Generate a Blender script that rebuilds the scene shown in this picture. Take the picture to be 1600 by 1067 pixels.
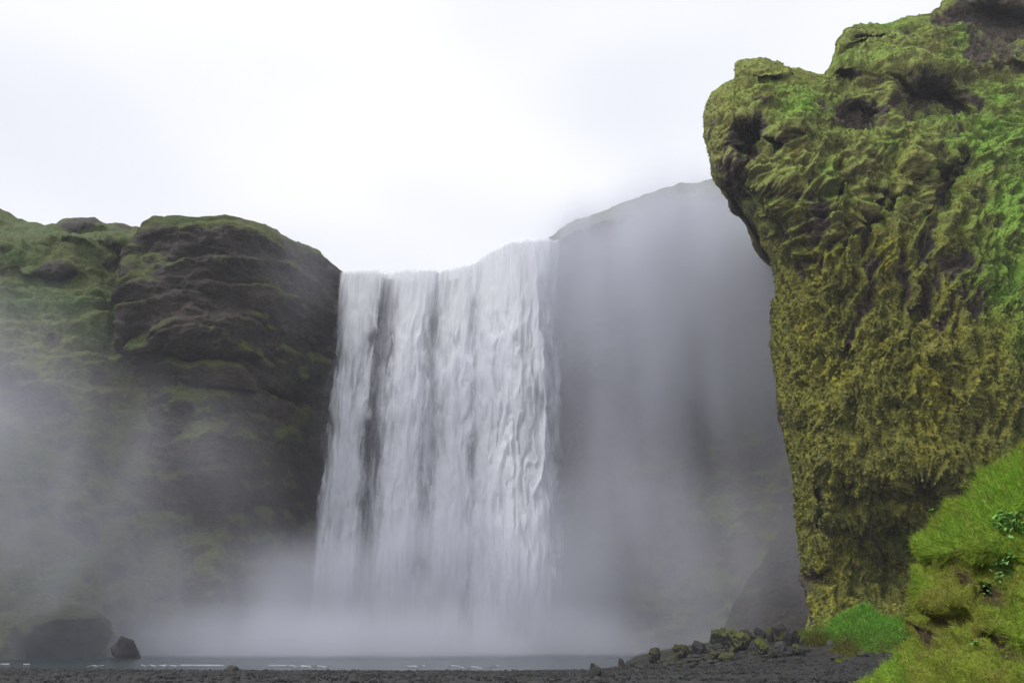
import bpy, bmesh, math, random
import numpy as np
from concurrent.futures import ThreadPoolExecutor

for o in list(bpy.data.objects):
    bpy.data.objects.remove(o)
S = bpy.context.scene
COL = S.collection
rng = np.random.default_rng(7)
random.seed(7)

# ------------------------------------------------------------------ camera
ZC = 2.5                                    # eye height over the pool
FPX = 1155.0                                # focal length in pixels of a 1600 px wide picture
PITCH = math.atan((985.0 - 533.5) / FPX)
cd = bpy.data.cameras.new('camera')
cd.sensor_width = 36.0
cd.lens = 36.0 * FPX / 1600.0
cd.clip_start = 0.1
cd.clip_end = 6000
cam = bpy.data.objects.new('camera', cd)
COL.objects.link(cam)
cam.location = (0, 0, ZC)
cam.rotation_euler = (math.pi / 2 + PITCH, 0, 0)
S.camera = cam

# ------------------------------------------------------------------ overcast sky
SUN_EL, SUN_AZ = math.radians(54), math.radians(238)     # azimuth clockwise from +Y: high on the left, a little behind the viewer
w = bpy.data.worlds.new('World')
S.world = w
w.use_nodes = True
nt = w.node_tree
nt.nodes.clear()
out = nt.nodes.new('ShaderNodeOutputWorld')
sky = nt.nodes.new('ShaderNodeTexSky')
sky.sky_type = 'NISHITA'
sky.sun_disc = False
sky.sun_elevation = SUN_EL
sky.sun_rotation = SUN_AZ
bg1 = nt.nodes.new('ShaderNodeBackground')
bg1.inputs['Strength'].default_value = 0.10
nt.links.new(sky.outputs[0], bg1.inputs['Color'])
tc = nt.nodes.new('ShaderNodeTexCoord')
mp = nt.nodes.new('ShaderNodeMapping')
mp.inputs['Scale'].default_value = (1.0, 1.0, 2.4)
nt.links.new(tc.outputs['Generated'], mp.inputs['Vector'])
cn = nt.nodes.new('ShaderNodeTexNoise')
cn.inputs['Scale'].default_value = 1.0
cn.inputs['Detail'].default_value = 2.5
cn.inputs['Roughness'].default_value = 0.55
nt.links.new(mp.outputs[0], cn.inputs['Vector'])
cr = nt.nodes.new('ShaderNodeValToRGB')
cr.color_ramp.elements[0].position = 0.30
cr.color_ramp.elements[0].color = (0.64, 0.65, 0.70, 1)
cr.color_ramp.elements[1].position = 0.70
cr.color_ramp.elements[1].color = (1.0, 1.0, 1.02, 1)
nt.links.new(cn.outputs['Fac'], cr.inputs[0])
bg2 = nt.nodes.new('ShaderNodeBackground')
bg2.inputs['Strength'].default_value = 1.0
nt.links.new(cr.outputs[0], bg2.inputs['Color'])
mx = nt.nodes.new('ShaderNodeMixShader')
mx.inputs[0].default_value = 0.93
nt.links.new(bg1.outputs[0], mx.inputs[1])
nt.links.new(bg2.outputs[0], mx.inputs[2])
nt.links.new(mx.outputs[0], out.inputs['Surface'])

sd = bpy.data.lights.new('sun', 'SUN')
sd.energy = 1.5
sd.angle = math.radians(22)
sd.color = (1.0, 0.97, 0.92)
sun = bpy.data.objects.new('sun', sd)
COL.objects.link(sun)
sun.rotation_euler = (math.pi / 2 - SUN_EL, 0, math.pi - SUN_AZ)
sun.location = (-40, -60, 120)

S.view_settings.view_transform = 'Standard'
S.view_settings.look = 'None'
S.view_settings.gamma = 1.0
S.view_settings.exposure = 0.5
S.render.engine = 'CYCLES'
S.cycles.use_denoising = True
S.cycles.max_bounces = 6
S.cycles.diffuse_bounces = 3
S.cycles.glossy_bounces = 2
S.cycles.transmission_bounces = 3
S.cycles.volume_bounces = 2
S.cycles.transparent_max_bounces = 24
S.cycles.volume_step_rate = 1.5
S.cycles.volume_max_steps = 256
S.cycles.sample_clamp_indirect = 6

# ------------------------------------------------------------------ helpers
CP, SP = math.cos(PITCH), math.sin(PITCH)


def at(px, py, Y):
    """world points at forward distance Y that the layout survey puts at (px, py) of the photograph"""
    px, py, Y = np.broadcast_arrays(np.asarray(px, float), np.asarray(py, float), np.asarray(Y, float))
    a = (px - 800.0) / FPX
    b = (533.5 - py) / FPX
    dy = CP - b * SP
    dz = SP + b * CP
    t = Y / dy
    return np.stack([a * t, Y + 0 * t, ZC + dz * t], -1)


GR = rng.normal(size=(256, 3))
GR /= np.linalg.norm(GR, axis=1)[:, None]
GR = GR.astype(np.float32)
RND = rng.random((4096, 4)).astype(np.float32)


def _h(ix, iy, iz, seed):
    h = (ix * 374761393 + iy * 668265263 + iz * 2147483647 + seed * 1274126177) & 0xFFFFFFFF
    h = ((h ^ (h >> 13)) * 1274126177) & 0xFFFFFFFF
    return h ^ (h >> 16)


POOL = ThreadPoolExecutor(4)


def chunked(fn, P, *args):
    """run a per-point function over pieces of a big point array, in threads"""
    shp = P.shape[:-1]
    A = P.reshape(-1, P.shape[-1])
    return shp, list(POOL.map(lambda c: fn(c, *args), [A[i:i + 24000] for i in range(0, len(A), 24000)]))


def noise(P, seed=0):
    shp, r = chunked(_noise, np.asarray(P, np.float32), seed)
    return np.concatenate(r).reshape(shp)


def _noise(P, seed):
    I = np.floor(P).astype(np.int64)
    f = P - I
    u = f * f * f * (f * (f * 6 - 15) + 10)
    r = 0
    for dx in (0, 1):
        wx = u[..., 0] if dx else 1 - u[..., 0]
        for dy in (0, 1):
            wy = u[..., 1] if dy else 1 - u[..., 1]
            for dz in (0, 1):
                wz = u[..., 2] if dz else 1 - u[..., 2]
                g = GR[_h(I[..., 0] + dx, I[..., 1] + dy, I[..., 2] + dz, seed) & 255]
                d = g[..., 0] * (f[..., 0] - dx) + g[..., 1] * (f[..., 1] - dy) + g[..., 2] * (f[..., 2] - dz)
                r = r + wx * wy * wz * d
    return r * 1.5


def fbm(P, octv=4, gain=0.5, lac=2.03, seed=0):
    P = np.asarray(P, np.float32)
    a, r, n = 1.0, 0, 0
    for i in range(octv):
        r = r + a * noise(P, seed + i * 17)
        n += a
        a *= gain
        P = P * lac + 11.3
    return r / n


def ridged(P, octv=4, seed=0):
    P = np.asarray(P, np.float32)
    a, r, n = 1.0, 0, 0
    for i in range(octv):
        r = r + a * (1 - np.abs(noise(P, seed + i * 13)) * 2)
        n += a
        a *= 0.5
        P = P * 2.07 + 5.1
    return r / n


def worley(P, seed=0):
    """nearest-cell distance and a random number for that cell"""
    shp, r = chunked(_worley, np.asarray(P, np.float32), seed)
    return np.concatenate([a for a, b in r]).reshape(shp), np.concatenate([b for a, b in r]).reshape(shp)


def _worley(P, seed):
    I = np.floor(P).astype(np.int64)
    best = np.full(P.shape[:-1], 9.0, np.float32)
    cid = np.zeros(P.shape[:-1], np.float32)
    for dx in (-1, 0, 1):
        for dy in (-1, 0, 1):
            for dz in (-1, 0, 1):
                c = I + np.array([dx, dy, dz])
                j = RND[_h(c[..., 0], c[..., 1], c[..., 2], seed) & 4095]
                d = ((c + j[..., :3] - P) ** 2).sum(-1)
                m = d < best
                best = np.where(m, d, best)
                cid = np.where(m, j[..., 3], cid)
    return np.sqrt(best), cid


def sstep(a, b, x):
    t = np.clip((x - a) / (b - a), 0, 1)
    return t * t * (3 - 2 * t)


def blur(a, k, axis):
    if k < 1:
        return a
    for _ in range(2):
        pad = [(0, 0)] * a.ndim
        pad[axis] = (k, k)
        p = np.pad(a, pad, mode='edge')
        c = np.cumsum(p, axis=axis)
        z = np.zeros_like(np.take(c, [0], axis=axis))
        c = np.concatenate([z, c], axis=axis)
        n = a.shape[axis]
        hi = np.take(c, np.arange(2 * k + 1, 2 * k + 1 + n), axis=axis)
        lo = np.take(c, np.arange(0, n), axis=axis)
        a = (hi - lo) / (2 * k + 1)
    return a


def curve(pts, x):
    p = np.array(pts, float)
    return np.interp(x, p[:, 0], p[:, 1])


def table(xs, ys, T, x, y):
    """bilinear table T[yi][xi]"""
    T = np.array(T, float)
    xs, ys = np.array(xs, float), np.array(ys, float)
    i = np.clip(np.searchsorted(xs, x) - 1, 0, len(xs) - 2)
    j = np.clip(np.searchsorted(ys, y) - 1, 0, len(ys) - 2)
    fx = np.clip((x - xs[i]) / (xs[i + 1] - xs[i]), 0, 1)
    fy = np.clip((y - ys[j]) / (ys[j + 1] - ys[j]), 0, 1)
    return (T[j, i] * (1 - fx) + T[j, i + 1] * fx) * (1 - fy) + (T[j + 1, i] * (1 - fx) + T[j + 1, i + 1] * fx) * fy


def normals(P, toward=(0, 0, ZC)):
    du = np.gradient(P, axis=1)
    dv = np.gradient(P, axis=0)
    n = np.cross(du, dv)
    n /= np.linalg.norm(n, axis=-1)[..., None] + 1e-9
    c = (P.shape[0] // 2, P.shape[1] // 2)
    if np.dot(n[c], np.array(toward) - P[c]) < 0:
        n = -n
    return n


def blobs(px, py, lst):
    """soft union of ellipses (cx, cy, rx, ry, angle_deg, strength)"""
    r = np.zeros_like(px)
    for cx, cy, rx, ry, ang, s in lst:
        c, n = math.cos(math.radians(ang)), math.sin(math.radians(ang))
        x, y = px - cx, py - cy
        u = (x * c + y * n) / rx
        v = (-x * n + y * c) / ry
        r = np.maximum(r, s * np.exp(-(u * u + v * v) * 1.2))
    return r


def new_mesh(name, V, F, col=None, extra=None, smooth=True):
    """V (n,3), F (m,k) int"""
    V = np.ascontiguousarray(V, np.float32).reshape(-1, 3)
    F = np.ascontiguousarray(F, np.int32)
    k = F.shape[1]
    me = bpy.data.meshes.new(name)
    me.vertices.add(len(V))
    me.vertices.foreach_set('co', V.ravel())
    me.loops.add(F.size)
    me.loops.foreach_set('vertex_index', F.ravel())
    me.polygons.add(len(F))
    me.polygons.foreach_set('loop_start', np.arange(0, F.size, k, dtype=np.int32))
    if smooth:
        me.polygons.foreach_set('use_smooth', np.ones(len(F), bool))
    if col is not None:
        c = np.ones((len(V), 4), np.float32)
        c[:, :3] = np.asarray(col, np.float32).reshape(-1, 3)
        at_ = me.attributes.new('col', 'FLOAT_COLOR', 'POINT')
        at_.data.foreach_set('color', c.ravel())
    for k_, v in (extra or {}).items():
        a = me.attributes.new(k_, 'FLOAT', 'POINT')
        a.data.foreach_set('value', np.ascontiguousarray(v, np.float32).ravel())
    me.update(calc_edges=True)
    me.validate()
    return me


def grid_faces(nr, nc, flip=False):
    i = np.arange(nr * nc).reshape(nr, nc)
    a, b, c, d = i[:-1, :-1], i[:-1, 1:], i[1:, 1:], i[1:, :-1]
    F = np.stack([a, b, c, d], -1).reshape(-1, 4)
    return F[:, ::-1] if flip else F


def link(name, me, mat, parent=None, label=None, cat=None, group=None, kind=None, loc=None):
    o = bpy.data.objects.new(name, me)
    COL.objects.link(o)
    if me is not None and mat is not None and not me.materials:
        me.materials.append(mat)
    if parent is not None:
        o.parent = parent
    if loc is not None:
        o.location = loc
    for k, v in (('label', label), ('category', cat), ('group', group), ('kind', kind)):
        if v:
            o[k] = v
    return o


def sheet(name, P, mat, col=None, extra=None, **kw):
    me = new_mesh(name, P, grid_faces(P.shape[0], P.shape[1]), None if col is None else col.reshape(-1, 3), extra)
    return link(name, me, mat, **kw)


def mixc(a, b, t):
    t = np.asarray(t)[..., None]
    return np.asarray(a) * (1 - t) + np.asarray(b) * t


# ------------------------------------------------------------------ materials
def node_mat(name):
    m = bpy.data.materials.new(name)
    m.use_nodes = True
    t = m.node_tree
    t.nodes.clear()
    o = t.nodes.new('ShaderNodeOutputMaterial')
    return m, t, o


def N(t, typ, **kw):
    n = t.nodes.new(typ)
    for k, v in kw.items():
        if k in n.inputs:
            n.inputs[k].default_value = v
        else:
            setattr(n, k, v)
    return n


def surf_mat(name, rough=0.9, spec=0.2, bump=0.4, bscale=6.0, var=0.35, vscale=9.0, dist=0.1, stretch=(1, 1, 1)):
    """vertex colour x fine noise, with fine relief"""
    m, t, o = node_mat(name)
    p = N(t, 'ShaderNodeBsdfPrincipled')
    p.inputs['Roughness'].default_value = rough
    p.inputs['Specular IOR Level'].default_value = spec
    a = N(t, 'ShaderNodeAttribute', attribute_name='col')
    tc = N(t, 'ShaderNodeTexCoord')
    mp = N(t, 'ShaderNodeMapping')
    mp.inputs['Scale'].default_value = stretch
    t.links.new(tc.outputs['Object'], mp.inputs['Vector'])
    n1 = N(t, 'ShaderNodeTexNoise')
    n1.inputs['Scale'].default_value = vscale
    n1.inputs['Detail'].default_value = 4
    n1.inputs['Roughness'].default_value = 0.7
    t.links.new(mp.outputs[0], n1.inputs['Vector'])
    mr = N(t, 'ShaderNodeMapRange')
    mr.inputs['From Min'].default_value = 0.3
    mr.inputs['From Max'].default_value = 0.7
    mr.inputs['To Min'].default_value = 1 - var
    mr.inputs['To Max'].default_value = 1 + var
    t.links.new(n1.outputs['Fac'], mr.inputs['Value'])
    vm = N(t, 'ShaderNodeVectorMath', operation='MULTIPLY')
    t.links.new(a.outputs['Color'], vm.inputs[0])
    t.links.new(mr.outputs[0], vm.inputs[1])
    t.links.new(vm.outputs[0], p.inputs['Base Color'])
    n2 = N(t, 'ShaderNodeTexNoise')
    n2.inputs['Scale'].default_value = bscale
    n2.inputs['Detail'].default_value = 5
    n2.inputs['Roughness'].default_value = 0.65
    t.links.new(mp.outputs[0], n2.inputs['Vector'])
    b = N(t, 'ShaderNodeBump')
    b.inputs['Strength'].default_value = bump
    b.inputs['Distance'].default_value = dist
    t.links.new(n2.outputs['Fac'], b.inputs['Height'])
    t.links.new(b.outputs[0], p.inputs['Normal'])
    t.links.new(p.outputs[0], o.inputs['Surface'])
    return m


M_CLIFF = surf_mat('mossy_rock', bump=0.8, bscale=3.0, vscale=4.0, dist=0.35, var=0.4)
M_FAR = surf_mat('wet_rock', rough=0.75, spec=0.3, bump=0.9, bscale=1.6, vscale=2.2, dist=0.7, var=0.5, stretch=(1, 1, 1.8))
M_SOIL = surf_mat('turf_soil', bump=0.7, bscale=25, vscale=30, dist=0.04, var=0.5)
M_GRAVEL = surf_mat('dark_gravel', rough=0.7, spec=0.35, bump=1.0, bscale=5, vscale=6, dist=0.12, var=0.5)
M_LEAF = surf_mat('leaf_green', rough=0.8, spec=0.12, bump=0.0, var=0.15, vscale=20)


def rock_mat(name, rock, moss, amount, scale=2.0):
    """stone with moss growing on its upper faces"""
    m, t, o = node_mat(name)
    p = N(t, 'ShaderNodeBsdfPrincipled')
    p.inputs['Roughness'].default_value = 0.75
    p.inputs['Specular IOR Level'].default_value = 0.3
    g = N(t, 'ShaderNodeNewGeometry')
    sx = N(t, 'ShaderNodeSeparateXYZ')
    t.links.new(g.outputs['Normal'], sx.inputs[0])
    tc = N(t, 'ShaderNodeTexCoord')
    n1 = N(t, 'ShaderNodeTexNoise')
    n1.inputs['Scale'].default_value = scale
    n1.inputs['Detail'].default_value = 6
    n1.inputs['Roughness'].default_value = 0.65
    t.links.new(tc.outputs['Object'], n1.inputs['Vector'])
    ad = N(t, 'ShaderNodeMath', operation='MULTIPLY_ADD')
    t.links.new(n1.outputs['Fac'], ad.inputs[0])
    ad.inputs[1].default_value = 1.6
    t.links.new(sx.outputs['Z'], ad.inputs[2])
    mr = N(t, 'ShaderNodeMapRange')
    mr.inputs['From Min'].default_value = 1.6 - 1.5 * amount
    mr.inputs['From Max'].default_value = 1.9 - 1.5 * amount
    t.links.new(ad.outputs[0], mr.inputs['Value'])
    n2 = N(t, 'ShaderNodeTexNoise')
    n2.inputs['Scale'].default_value = scale * 5
    n2.inputs['Detail'].default_value = 4
    t.links.new(tc.outputs['Object'], n2.inputs['Vector'])
    r1 = N(t, 'ShaderNodeMixRGB')
    r1.inputs[1].default_value = (*[c * 0.55 for c in rock], 1)
    r1.inputs[2].default_value = (*[c * 1.5 for c in rock], 1)
    t.links.new(n2.outputs['Fac'], r1.inputs[0])
    r2 = N(t, 'ShaderNodeMixRGB')
    r2.inputs[1].default_value = (moss[0] * 0.6, moss[1] * 0.6, moss[2] * 0.6, 1)
    r2.inputs[2].default_value = (moss[0] * 1.4, moss[1] * 1.35, moss[2] * 1.2, 1)
    t.links.new(n2.outputs['Fac'], r2.inputs[0])
    mm = N(t, 'ShaderNodeMixRGB')
    t.links.new(mr.outputs[0], mm.inputs[0])
    t.links.new(r1.outputs[0], mm.inputs[1])
    t.links.new(r2.outputs[0], mm.inputs[2])
    t.links.new(mm.outputs[0], p.inputs['Base Color'])
    b = N(t, 'ShaderNodeBump')
    b.inputs['Strength'].default_value = 0.7
    b.inputs['Distance'].default_value = 0.1
    t.links.new(n2.outputs['Fac'], b.inputs['Height'])
    t.links.new(b.outputs[0], p.inputs['Normal'])
    t.links.new(p.outputs[0], o.inputs['Surface'])
    return m


ROCK = (0.034, 0.032, 0.033)
M_STONE = rock_mat('bare_stone', ROCK, (0.07, 0.075, 0.02), 0.0, 6)
M_STONE_L = rock_mat('pale_stone', (0.065, 0.065, 0.068), (0.07, 0.075, 0.02), 0.0, 6)
M_MOSSY = rock_mat('mossy_stone', ROCK, (0.055, 0.060, 0.018), 0.48, 4.0)
M_MOSSB = rock_mat('bright_mossy_stone', ROCK, (0.085, 0.10, 0.014), 0.54, 3.5)
M_WETROCK = rock_mat('wet_mossy_stone', (0.035, 0.034, 0.037), (0.036, 0.040, 0.018), 0.5, 0.8)

# ------------------------------------------------------------------ ground to the horizon and the pool
V = np.array([[-3000, -3000, -1.2], [3000, -3000, -1.2], [3000, 3000, -1.2], [-3000, 3000, -1.2]], float)
link('ground', new_mesh('ground', V, np.array([[0, 1, 2, 3]]), np.full((4, 3), 0.05)), M_GRAVEL, kind='structure')


def shore_y(x):
    """distance from the viewer at which the shingle meets the pool"""
    return curve([(-90, 64), (-50, 60), (-35, 57), (-20, 54.5), (0, 54), (8, 56), (14, 61), (20, 68), (26, 76), (40, 90)], x)


def beach_z(x, y):
    s = shore_y(x) - y
    z = np.clip(s * 0.035, -1.5, 0.75)
    z = z + 1.75 * sstep(5, 21, x) * sstep(47, 60, y) + 0.5 * sstep(19, 26, x) * sstep(48, 56, y)
    return z


def pool_mat():
    m, t, o = node_mat('pool_water')
    p = N(t, 'ShaderNodeBsdfPrincipled')
    p.inputs['Base Color'].default_value = (0.030, 0.042, 0.048, 1)
    p.inputs['Roughness'].default_value = 0.22
    p.inputs['IOR'].default_value = 1.33
    t.links.new(p.outputs[0], o.inputs['Surface'])
    return m


gx, gy = np.meshgrid(np.linspace(-110, 45, 520), np.linspace(38, 125, 420))
P = np.stack([gx, gy, 0 * gx], -1)
rip = fbm(P * np.array([0.55, 1.6, 1]), 4, seed=3) * 0.045 + fbm(P * np.array([0.15, 0.5, 1]), 2, seed=9) * 0.04
P[..., 2] = rip * (0.55 + 0.45 * sstep(60, 85, gy))
sheet('water', P, pool_mat(), kind='structure')

# ------------------------------------------------------------------ right headland
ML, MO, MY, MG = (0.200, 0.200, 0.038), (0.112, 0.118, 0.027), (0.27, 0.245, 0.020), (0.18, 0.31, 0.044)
RB, RD = (0.110, 0.086, 0.064), (0.058, 0.048, 0.044)


def right_cliff():
    nr, nc = 900, 450
    SKY = [(1100, 180), (1104, 160), (1112, 146), (1132, 132), (1150, 124), (1151, 100), (1160, 95), (1185, 94), (1215, 102), (1250, 110),
           (1278, 118), (1292, 116), (1300, 95), (1312, 62), (1320, 48), (1335, 38), (1390, 37), (1412, 30), (1440, 24), (1470, 12),
           (1486, -8), (1560, -40), (1650, -70), (1760, -90)]
    L = [(-200, 1100), (180, 1100), (196, 1104), (210, 1103), (235, 1108), (262, 1113), (285, 1124), (297, 1142), (306, 1156), (320, 1170), (340, 1180),
         (360, 1187), (385, 1196), (420, 1205), (450, 1212), (462, 1213), (474, 1207), (500, 1208), (520, 1210), (560, 1212), (600, 1215), (640, 1218),
         (655, 1222), (668, 1231), (690, 1233), (720, 1236), (760, 1240), (800, 1243), (850, 1250), (890, 1260), (930, 1262), (960, 1258), (1030, 1252)]
    s = np.linspace(0, 1, nc) ** 1.12
    t = np.linspace(0, 1, nr)
    Sg, Tg = np.meshgrid(s, t)
    ptop = 1100 + 660 * Sg
    sk = curve(SKY, ptop)
    base = 1030.0
    py = base + (sk - base) * Tg
    Lx = curve(L, py)
    px = Lx + (1760 - Lx) * Sg
    D = table([0, .15, .4, .7, 1], [-100, 50, 200, 400, 600, 800, 900, 1030],
              [[66, 66, 68, 72, 76], [62, 61, 62, 66, 70], [60, 57, 57, 60, 64], [61, 57, 55, 56, 58], [61, 57, 54, 53, 54],
               [61, 57, 53.5, 52, 52], [62, 58, 55, 54, 53], [61, 57, 54, 53, 52]], Sg, py)
    D = blur(blur(D, 25, 0), 18, 1)
    D = D + 5.0 * np.clip(1 - Sg / 0.10, 0, 1) ** 2 + 2.6 * sstep(720, 900, py) * sstep(.02, .14, Sg)
    # the wide under-nose hollow, knob, caves and gullies: (px, py, rx, ry, angle, metres pushed in)
    wx = px + 14 * fbm(np.stack([px / 45, py / 45, 0 * px], -1), 3, seed=50)
    wy = py + 14 * fbm(np.stack([px / 45, py / 45, 0 * px + 9], -1), 3, seed=51)
    dent = [(1172, 222, 22, 40, 20, 3.2), (1160, 290, 34, 22, 30, 2.4), (1213, 226, 16, 12, 0, 1.2), (1263, 219, 12, 7, 0, 1.6),
            (1455, 165, 62, 42, 8, 3.4), (1405, 135, 22, 14, 0, 1.4), (1345, 190, 40, 26, 0, 1.6), (1560, 45, 70, 40, 10, 3.5),
            (1310, 292, 8, 34, 4, 1.6), (1398, 320, 70, 12, 128, 1.6), (1470, 300, 70, 26, 118, 1.5), (1322, 552, 14, 10, 0, 1.4), (1345, 355, 60, 8, 125, 1.2),
            (1283, 790, 10, 46, 0, 2.4), (1262, 905, 34, 16, 0, 3.0), (1222, 655, 12, 22, 0, 2.0), (1408, 637, 12, 9, 0, 1.2), (1480, 590, 8, 60, 4, 1.2),
            (1440, 780, 50, 50, 0, 1.8), (1500, 660, 9, 40, 8, 1.2), (1320, 125, 22, 10, 0, 1.6), (1195, 130, 30, 8, 0, .8), (1430, 510, 9, 40, 20, .9),
            (1398, 880, 60, 60, 0, 2.2), (1300, 830, 60, 14, 10, 0.8), (1360, 66, 40, 7, 0, .8), (1335, 78, 16, 6, 0, .8), (1580, 120, 50, 20, 0, 1)]
    dn = np.zeros_like(px)
    for cx, cy, rx, ry, ang, dd in dent:
        b_ = blobs(wx, wy, [(cx, cy, rx, ry, ang, 1.0)])
        dn = np.maximum(dn, 1.25 * dd * (0.35 * b_ + 0.65 * sstep(.22, .62, b_)))
    dn = np.maximum(dn, 3.0 * blobs(px, py, [(1425, 860, 90, 95, 0, 1.0)]))
    knob = [(1440, 110, 70, 26, 5, 2.5), (1150, 250, 40, 10, -8, 1.2), (1385, 150, 16, 60, -4, 1.5), (1240, 190, 40, 16, -30, 1.0), (1420, 250, 40, 16, 120, 1.0),
            (1150, 190, 30, 40, 0, .8)]
    for cx, cy, rx, ry, ang, dd in knob:
        dn = dn - dd * blobs(wx, wy, [(cx, cy, rx, ry, ang, 1.0)])
    D = D + dn
    P = at(px, py, D)
    # hidden flank turning away behind the nose, and the ground running back from the rim
    nb = 40
    d = (np.linspace(0, 1, nb + 1)[1:][::-1]) ** 1.3 * 34
    back = P[:, :1, :] + np.stack([0.62 * d, d, 0 * d], -1)[None]
    P = np.concatenate([back, P], 1)
    px = np.concatenate([np.repeat(px[:, :1], nb, 1), px], 1)
    py = np.concatenate([np.repeat(py[:, :1], nb, 1), py], 1)
    dn = np.concatenate([np.repeat(dn[:, :1], nb, 1), dn], 1)
    ntp = 30
    d = (np.linspace(0, 1, ntp + 1)[1:]) ** 1.4 * 45
    top = P[-1:, :, :] + np.stack([0.66 * d, d, 0.05 * d], -1)[:, None]
    P = np.concatenate([P, top], 0)
    px = np.concatenate([px, np.repeat(px[-1:], ntp, 0)], 0)
    py = np.concatenate([py, np.repeat(py[-1:], ntp, 0)], 0)
    dn = np.concatenate([dn, np.repeat(dn[-1:], ntp, 0)], 0)
    n = normals(blur(blur(P, 8, 0), 8, 1))
    Q = P.astype(np.float32)
    edge = sstep(0, 0.10, (px - curve(L, py)) / 600) * 0.75 + 0.25
    upper = sstep(470, 330, py)
    # ledges in the tuff up high, hanging moss drapes low down
    warp = fbm(Q * 0.25, 3, seed=4)
    led = ridged(np.stack([Q[..., 0] * .16, Q[..., 1] * .16, Q[..., 2] * .62 + warp * 1.5], -1), 4, seed=21)
    drape = ridged(np.stack([Q[..., 0] * .85 + warp * 1.2, Q[..., 1] * .5, Q[..., 2] * .14], -1), 4, seed=31)
    big = fbm(Q * 0.13, 3, seed=8)
    mid = fbm(Q * 0.5, 4, seed=12)
    w1, c1 = worley(Q * np.array([1.7, 1.7, .85]) + 0.5 * mid[..., None], seed=2)
    sag = fbm(Q * 1.1, 3, seed=41)
    w2, c2 = worley(Q * np.array([3.4, 3.4, 1.35]) + 0.7 * sag[..., None], seed=5)
    fine = fbm(Q * 3.1, 3, seed=40)
    cush = (0.75 - w1) * 0.26 + (0.7 - w2) * 0.34
    gul = ridged(np.stack([(Q[..., 0] - .5 * Q[..., 2]) * .55 + warp, Q[..., 1] * .3, (Q[..., 2] + .55 * Q[..., 0]) * .11], -1), 4, seed=28)
    gz_ = sstep(130, 280, py) * sstep(800, 470, py)
    # which patches are bare
    rockblob = blobs(wx2(px, py), wy2(px, py), [
        (1170, 230, 30, 56, 18, 1.2), (1160, 290, 40, 26, 30, 1.25), (1195, 160, 26, 14, 0, .6), (1213, 226, 18, 16, 0, .9), (1458, 168, 66, 42, 8, 1.2), (1345, 192, 46, 28, 0, 1.0),
        (1555, 40, 90, 50, 8, 1.4), (1310, 292, 9, 36, 4, 1.0), (1398, 320, 74, 13, 128, .95), (1470, 300, 72, 24, 118, 1.05), (1322, 552, 14, 10, 0, 1.1),
        (1283, 790, 11, 50, 0, 1.1), (1262, 905, 34, 18, 0, 1.2), (1222, 655, 12, 22, 0, 1.1), (1408, 637, 13, 10, 0, 1.0), (1480, 590, 9, 64, 4, .9), (1440, 780, 46, 46, 0, .45),
        (1400, 890, 60, 60, 0, .25), (1270, 330, 44, 70, 0, .7), (1250, 970, 30, 40, 0, .7), (1500, 460, 40, 90, 20, .75), (1395, 440, 16, 60, 20, .6), (1440, 420, 14, 50, 20, .6), (1350, 450, 12, 70, 15, .6), (1520, 90, 30, 16, 10, .9), (1330, 600, 60, 60, 0, .3), (1320, 125, 22, 10, 0, .9)])
    cover = 0.42 + 0.6 * mid + 0.55 * big + 0.30 * n[..., 2] - 0.85 * rockblob + 0.15 * (0.6 - w1) + 0.25 * sstep(380, 560, py) + 1.5 * gz_ * (gul - .42) + .5 * (drape - .45)
    moss = sstep(0.05, 0.30, cover)
    disp = 1.3 * big + edge * ((0.35 * upper + 0.06) * (led - 0.35) * 1.9 + (1 - .6 * upper) * (drape - 0.4) * 1.35 + 0.28 * mid)
    hz = Q[..., 2] * .36 + 1.5 * fbm(Q * np.array([.12, .12, .2]), 3, seed=24) + .15 * Q[..., 0]
    fr = hz - np.floor(hz)
    bench = np.sqrt(fr) * (1 - sstep(.62, 1.0, fr)) * np.clip(.35 + 1.6 * fbm(Q * np.array([.22, .22, .35]), 3, seed=25), 0, 1)
    hz2 = Q[..., 2] * .95 + 2.0 * fbm(Q * np.array([.3, .3, .4]), 3, seed=26)
    fr2 = hz2 - np.floor(hz2)
    bench2 = np.sqrt(fr2) * (1 - sstep(.6, 1.0, fr2)) * np.clip(.3 + 1.6 * fbm(Q * np.array([.5, .5, .8]), 3, seed=27), 0, 1)
    disp = disp + edge * (upper * (.85 * bench + .30 * bench2) + gz_ * 1.6 * (gul - .45))
    disp = disp + moss * cush * (0.22 + 0.78 * (1 - upper)) * (0.5 + 0.5 * edge) + (1 - moss) * 0.25 * ridged(Q * np.array([.9, .9, 2.2]), 3, seed=77) + 0.05 * fine
    rows = np.arange(P.shape[0])[:, None]
    disp = disp * (.45 + .55 * sstep(0, 45, np.abs(rows - 899.5)))
    P2 = P + n * disp[..., None]
    P2[..., 2] -= 0.35 * moss * np.clip(cush, 0, 1) * (1 - upper)
    n2 = normals(blur(blur(P2, 2, 0), 2, 1))
    moss = np.clip(moss + (1.5 * n2[..., 2] + .12) * (.35 + .65 * upper) * np.where(n2[..., 2] > -.08, .6, .8) * np.clip(1 - 1.3 * rockblob, 0, 1) - .25 * rockblob, 0, 1)
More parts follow.
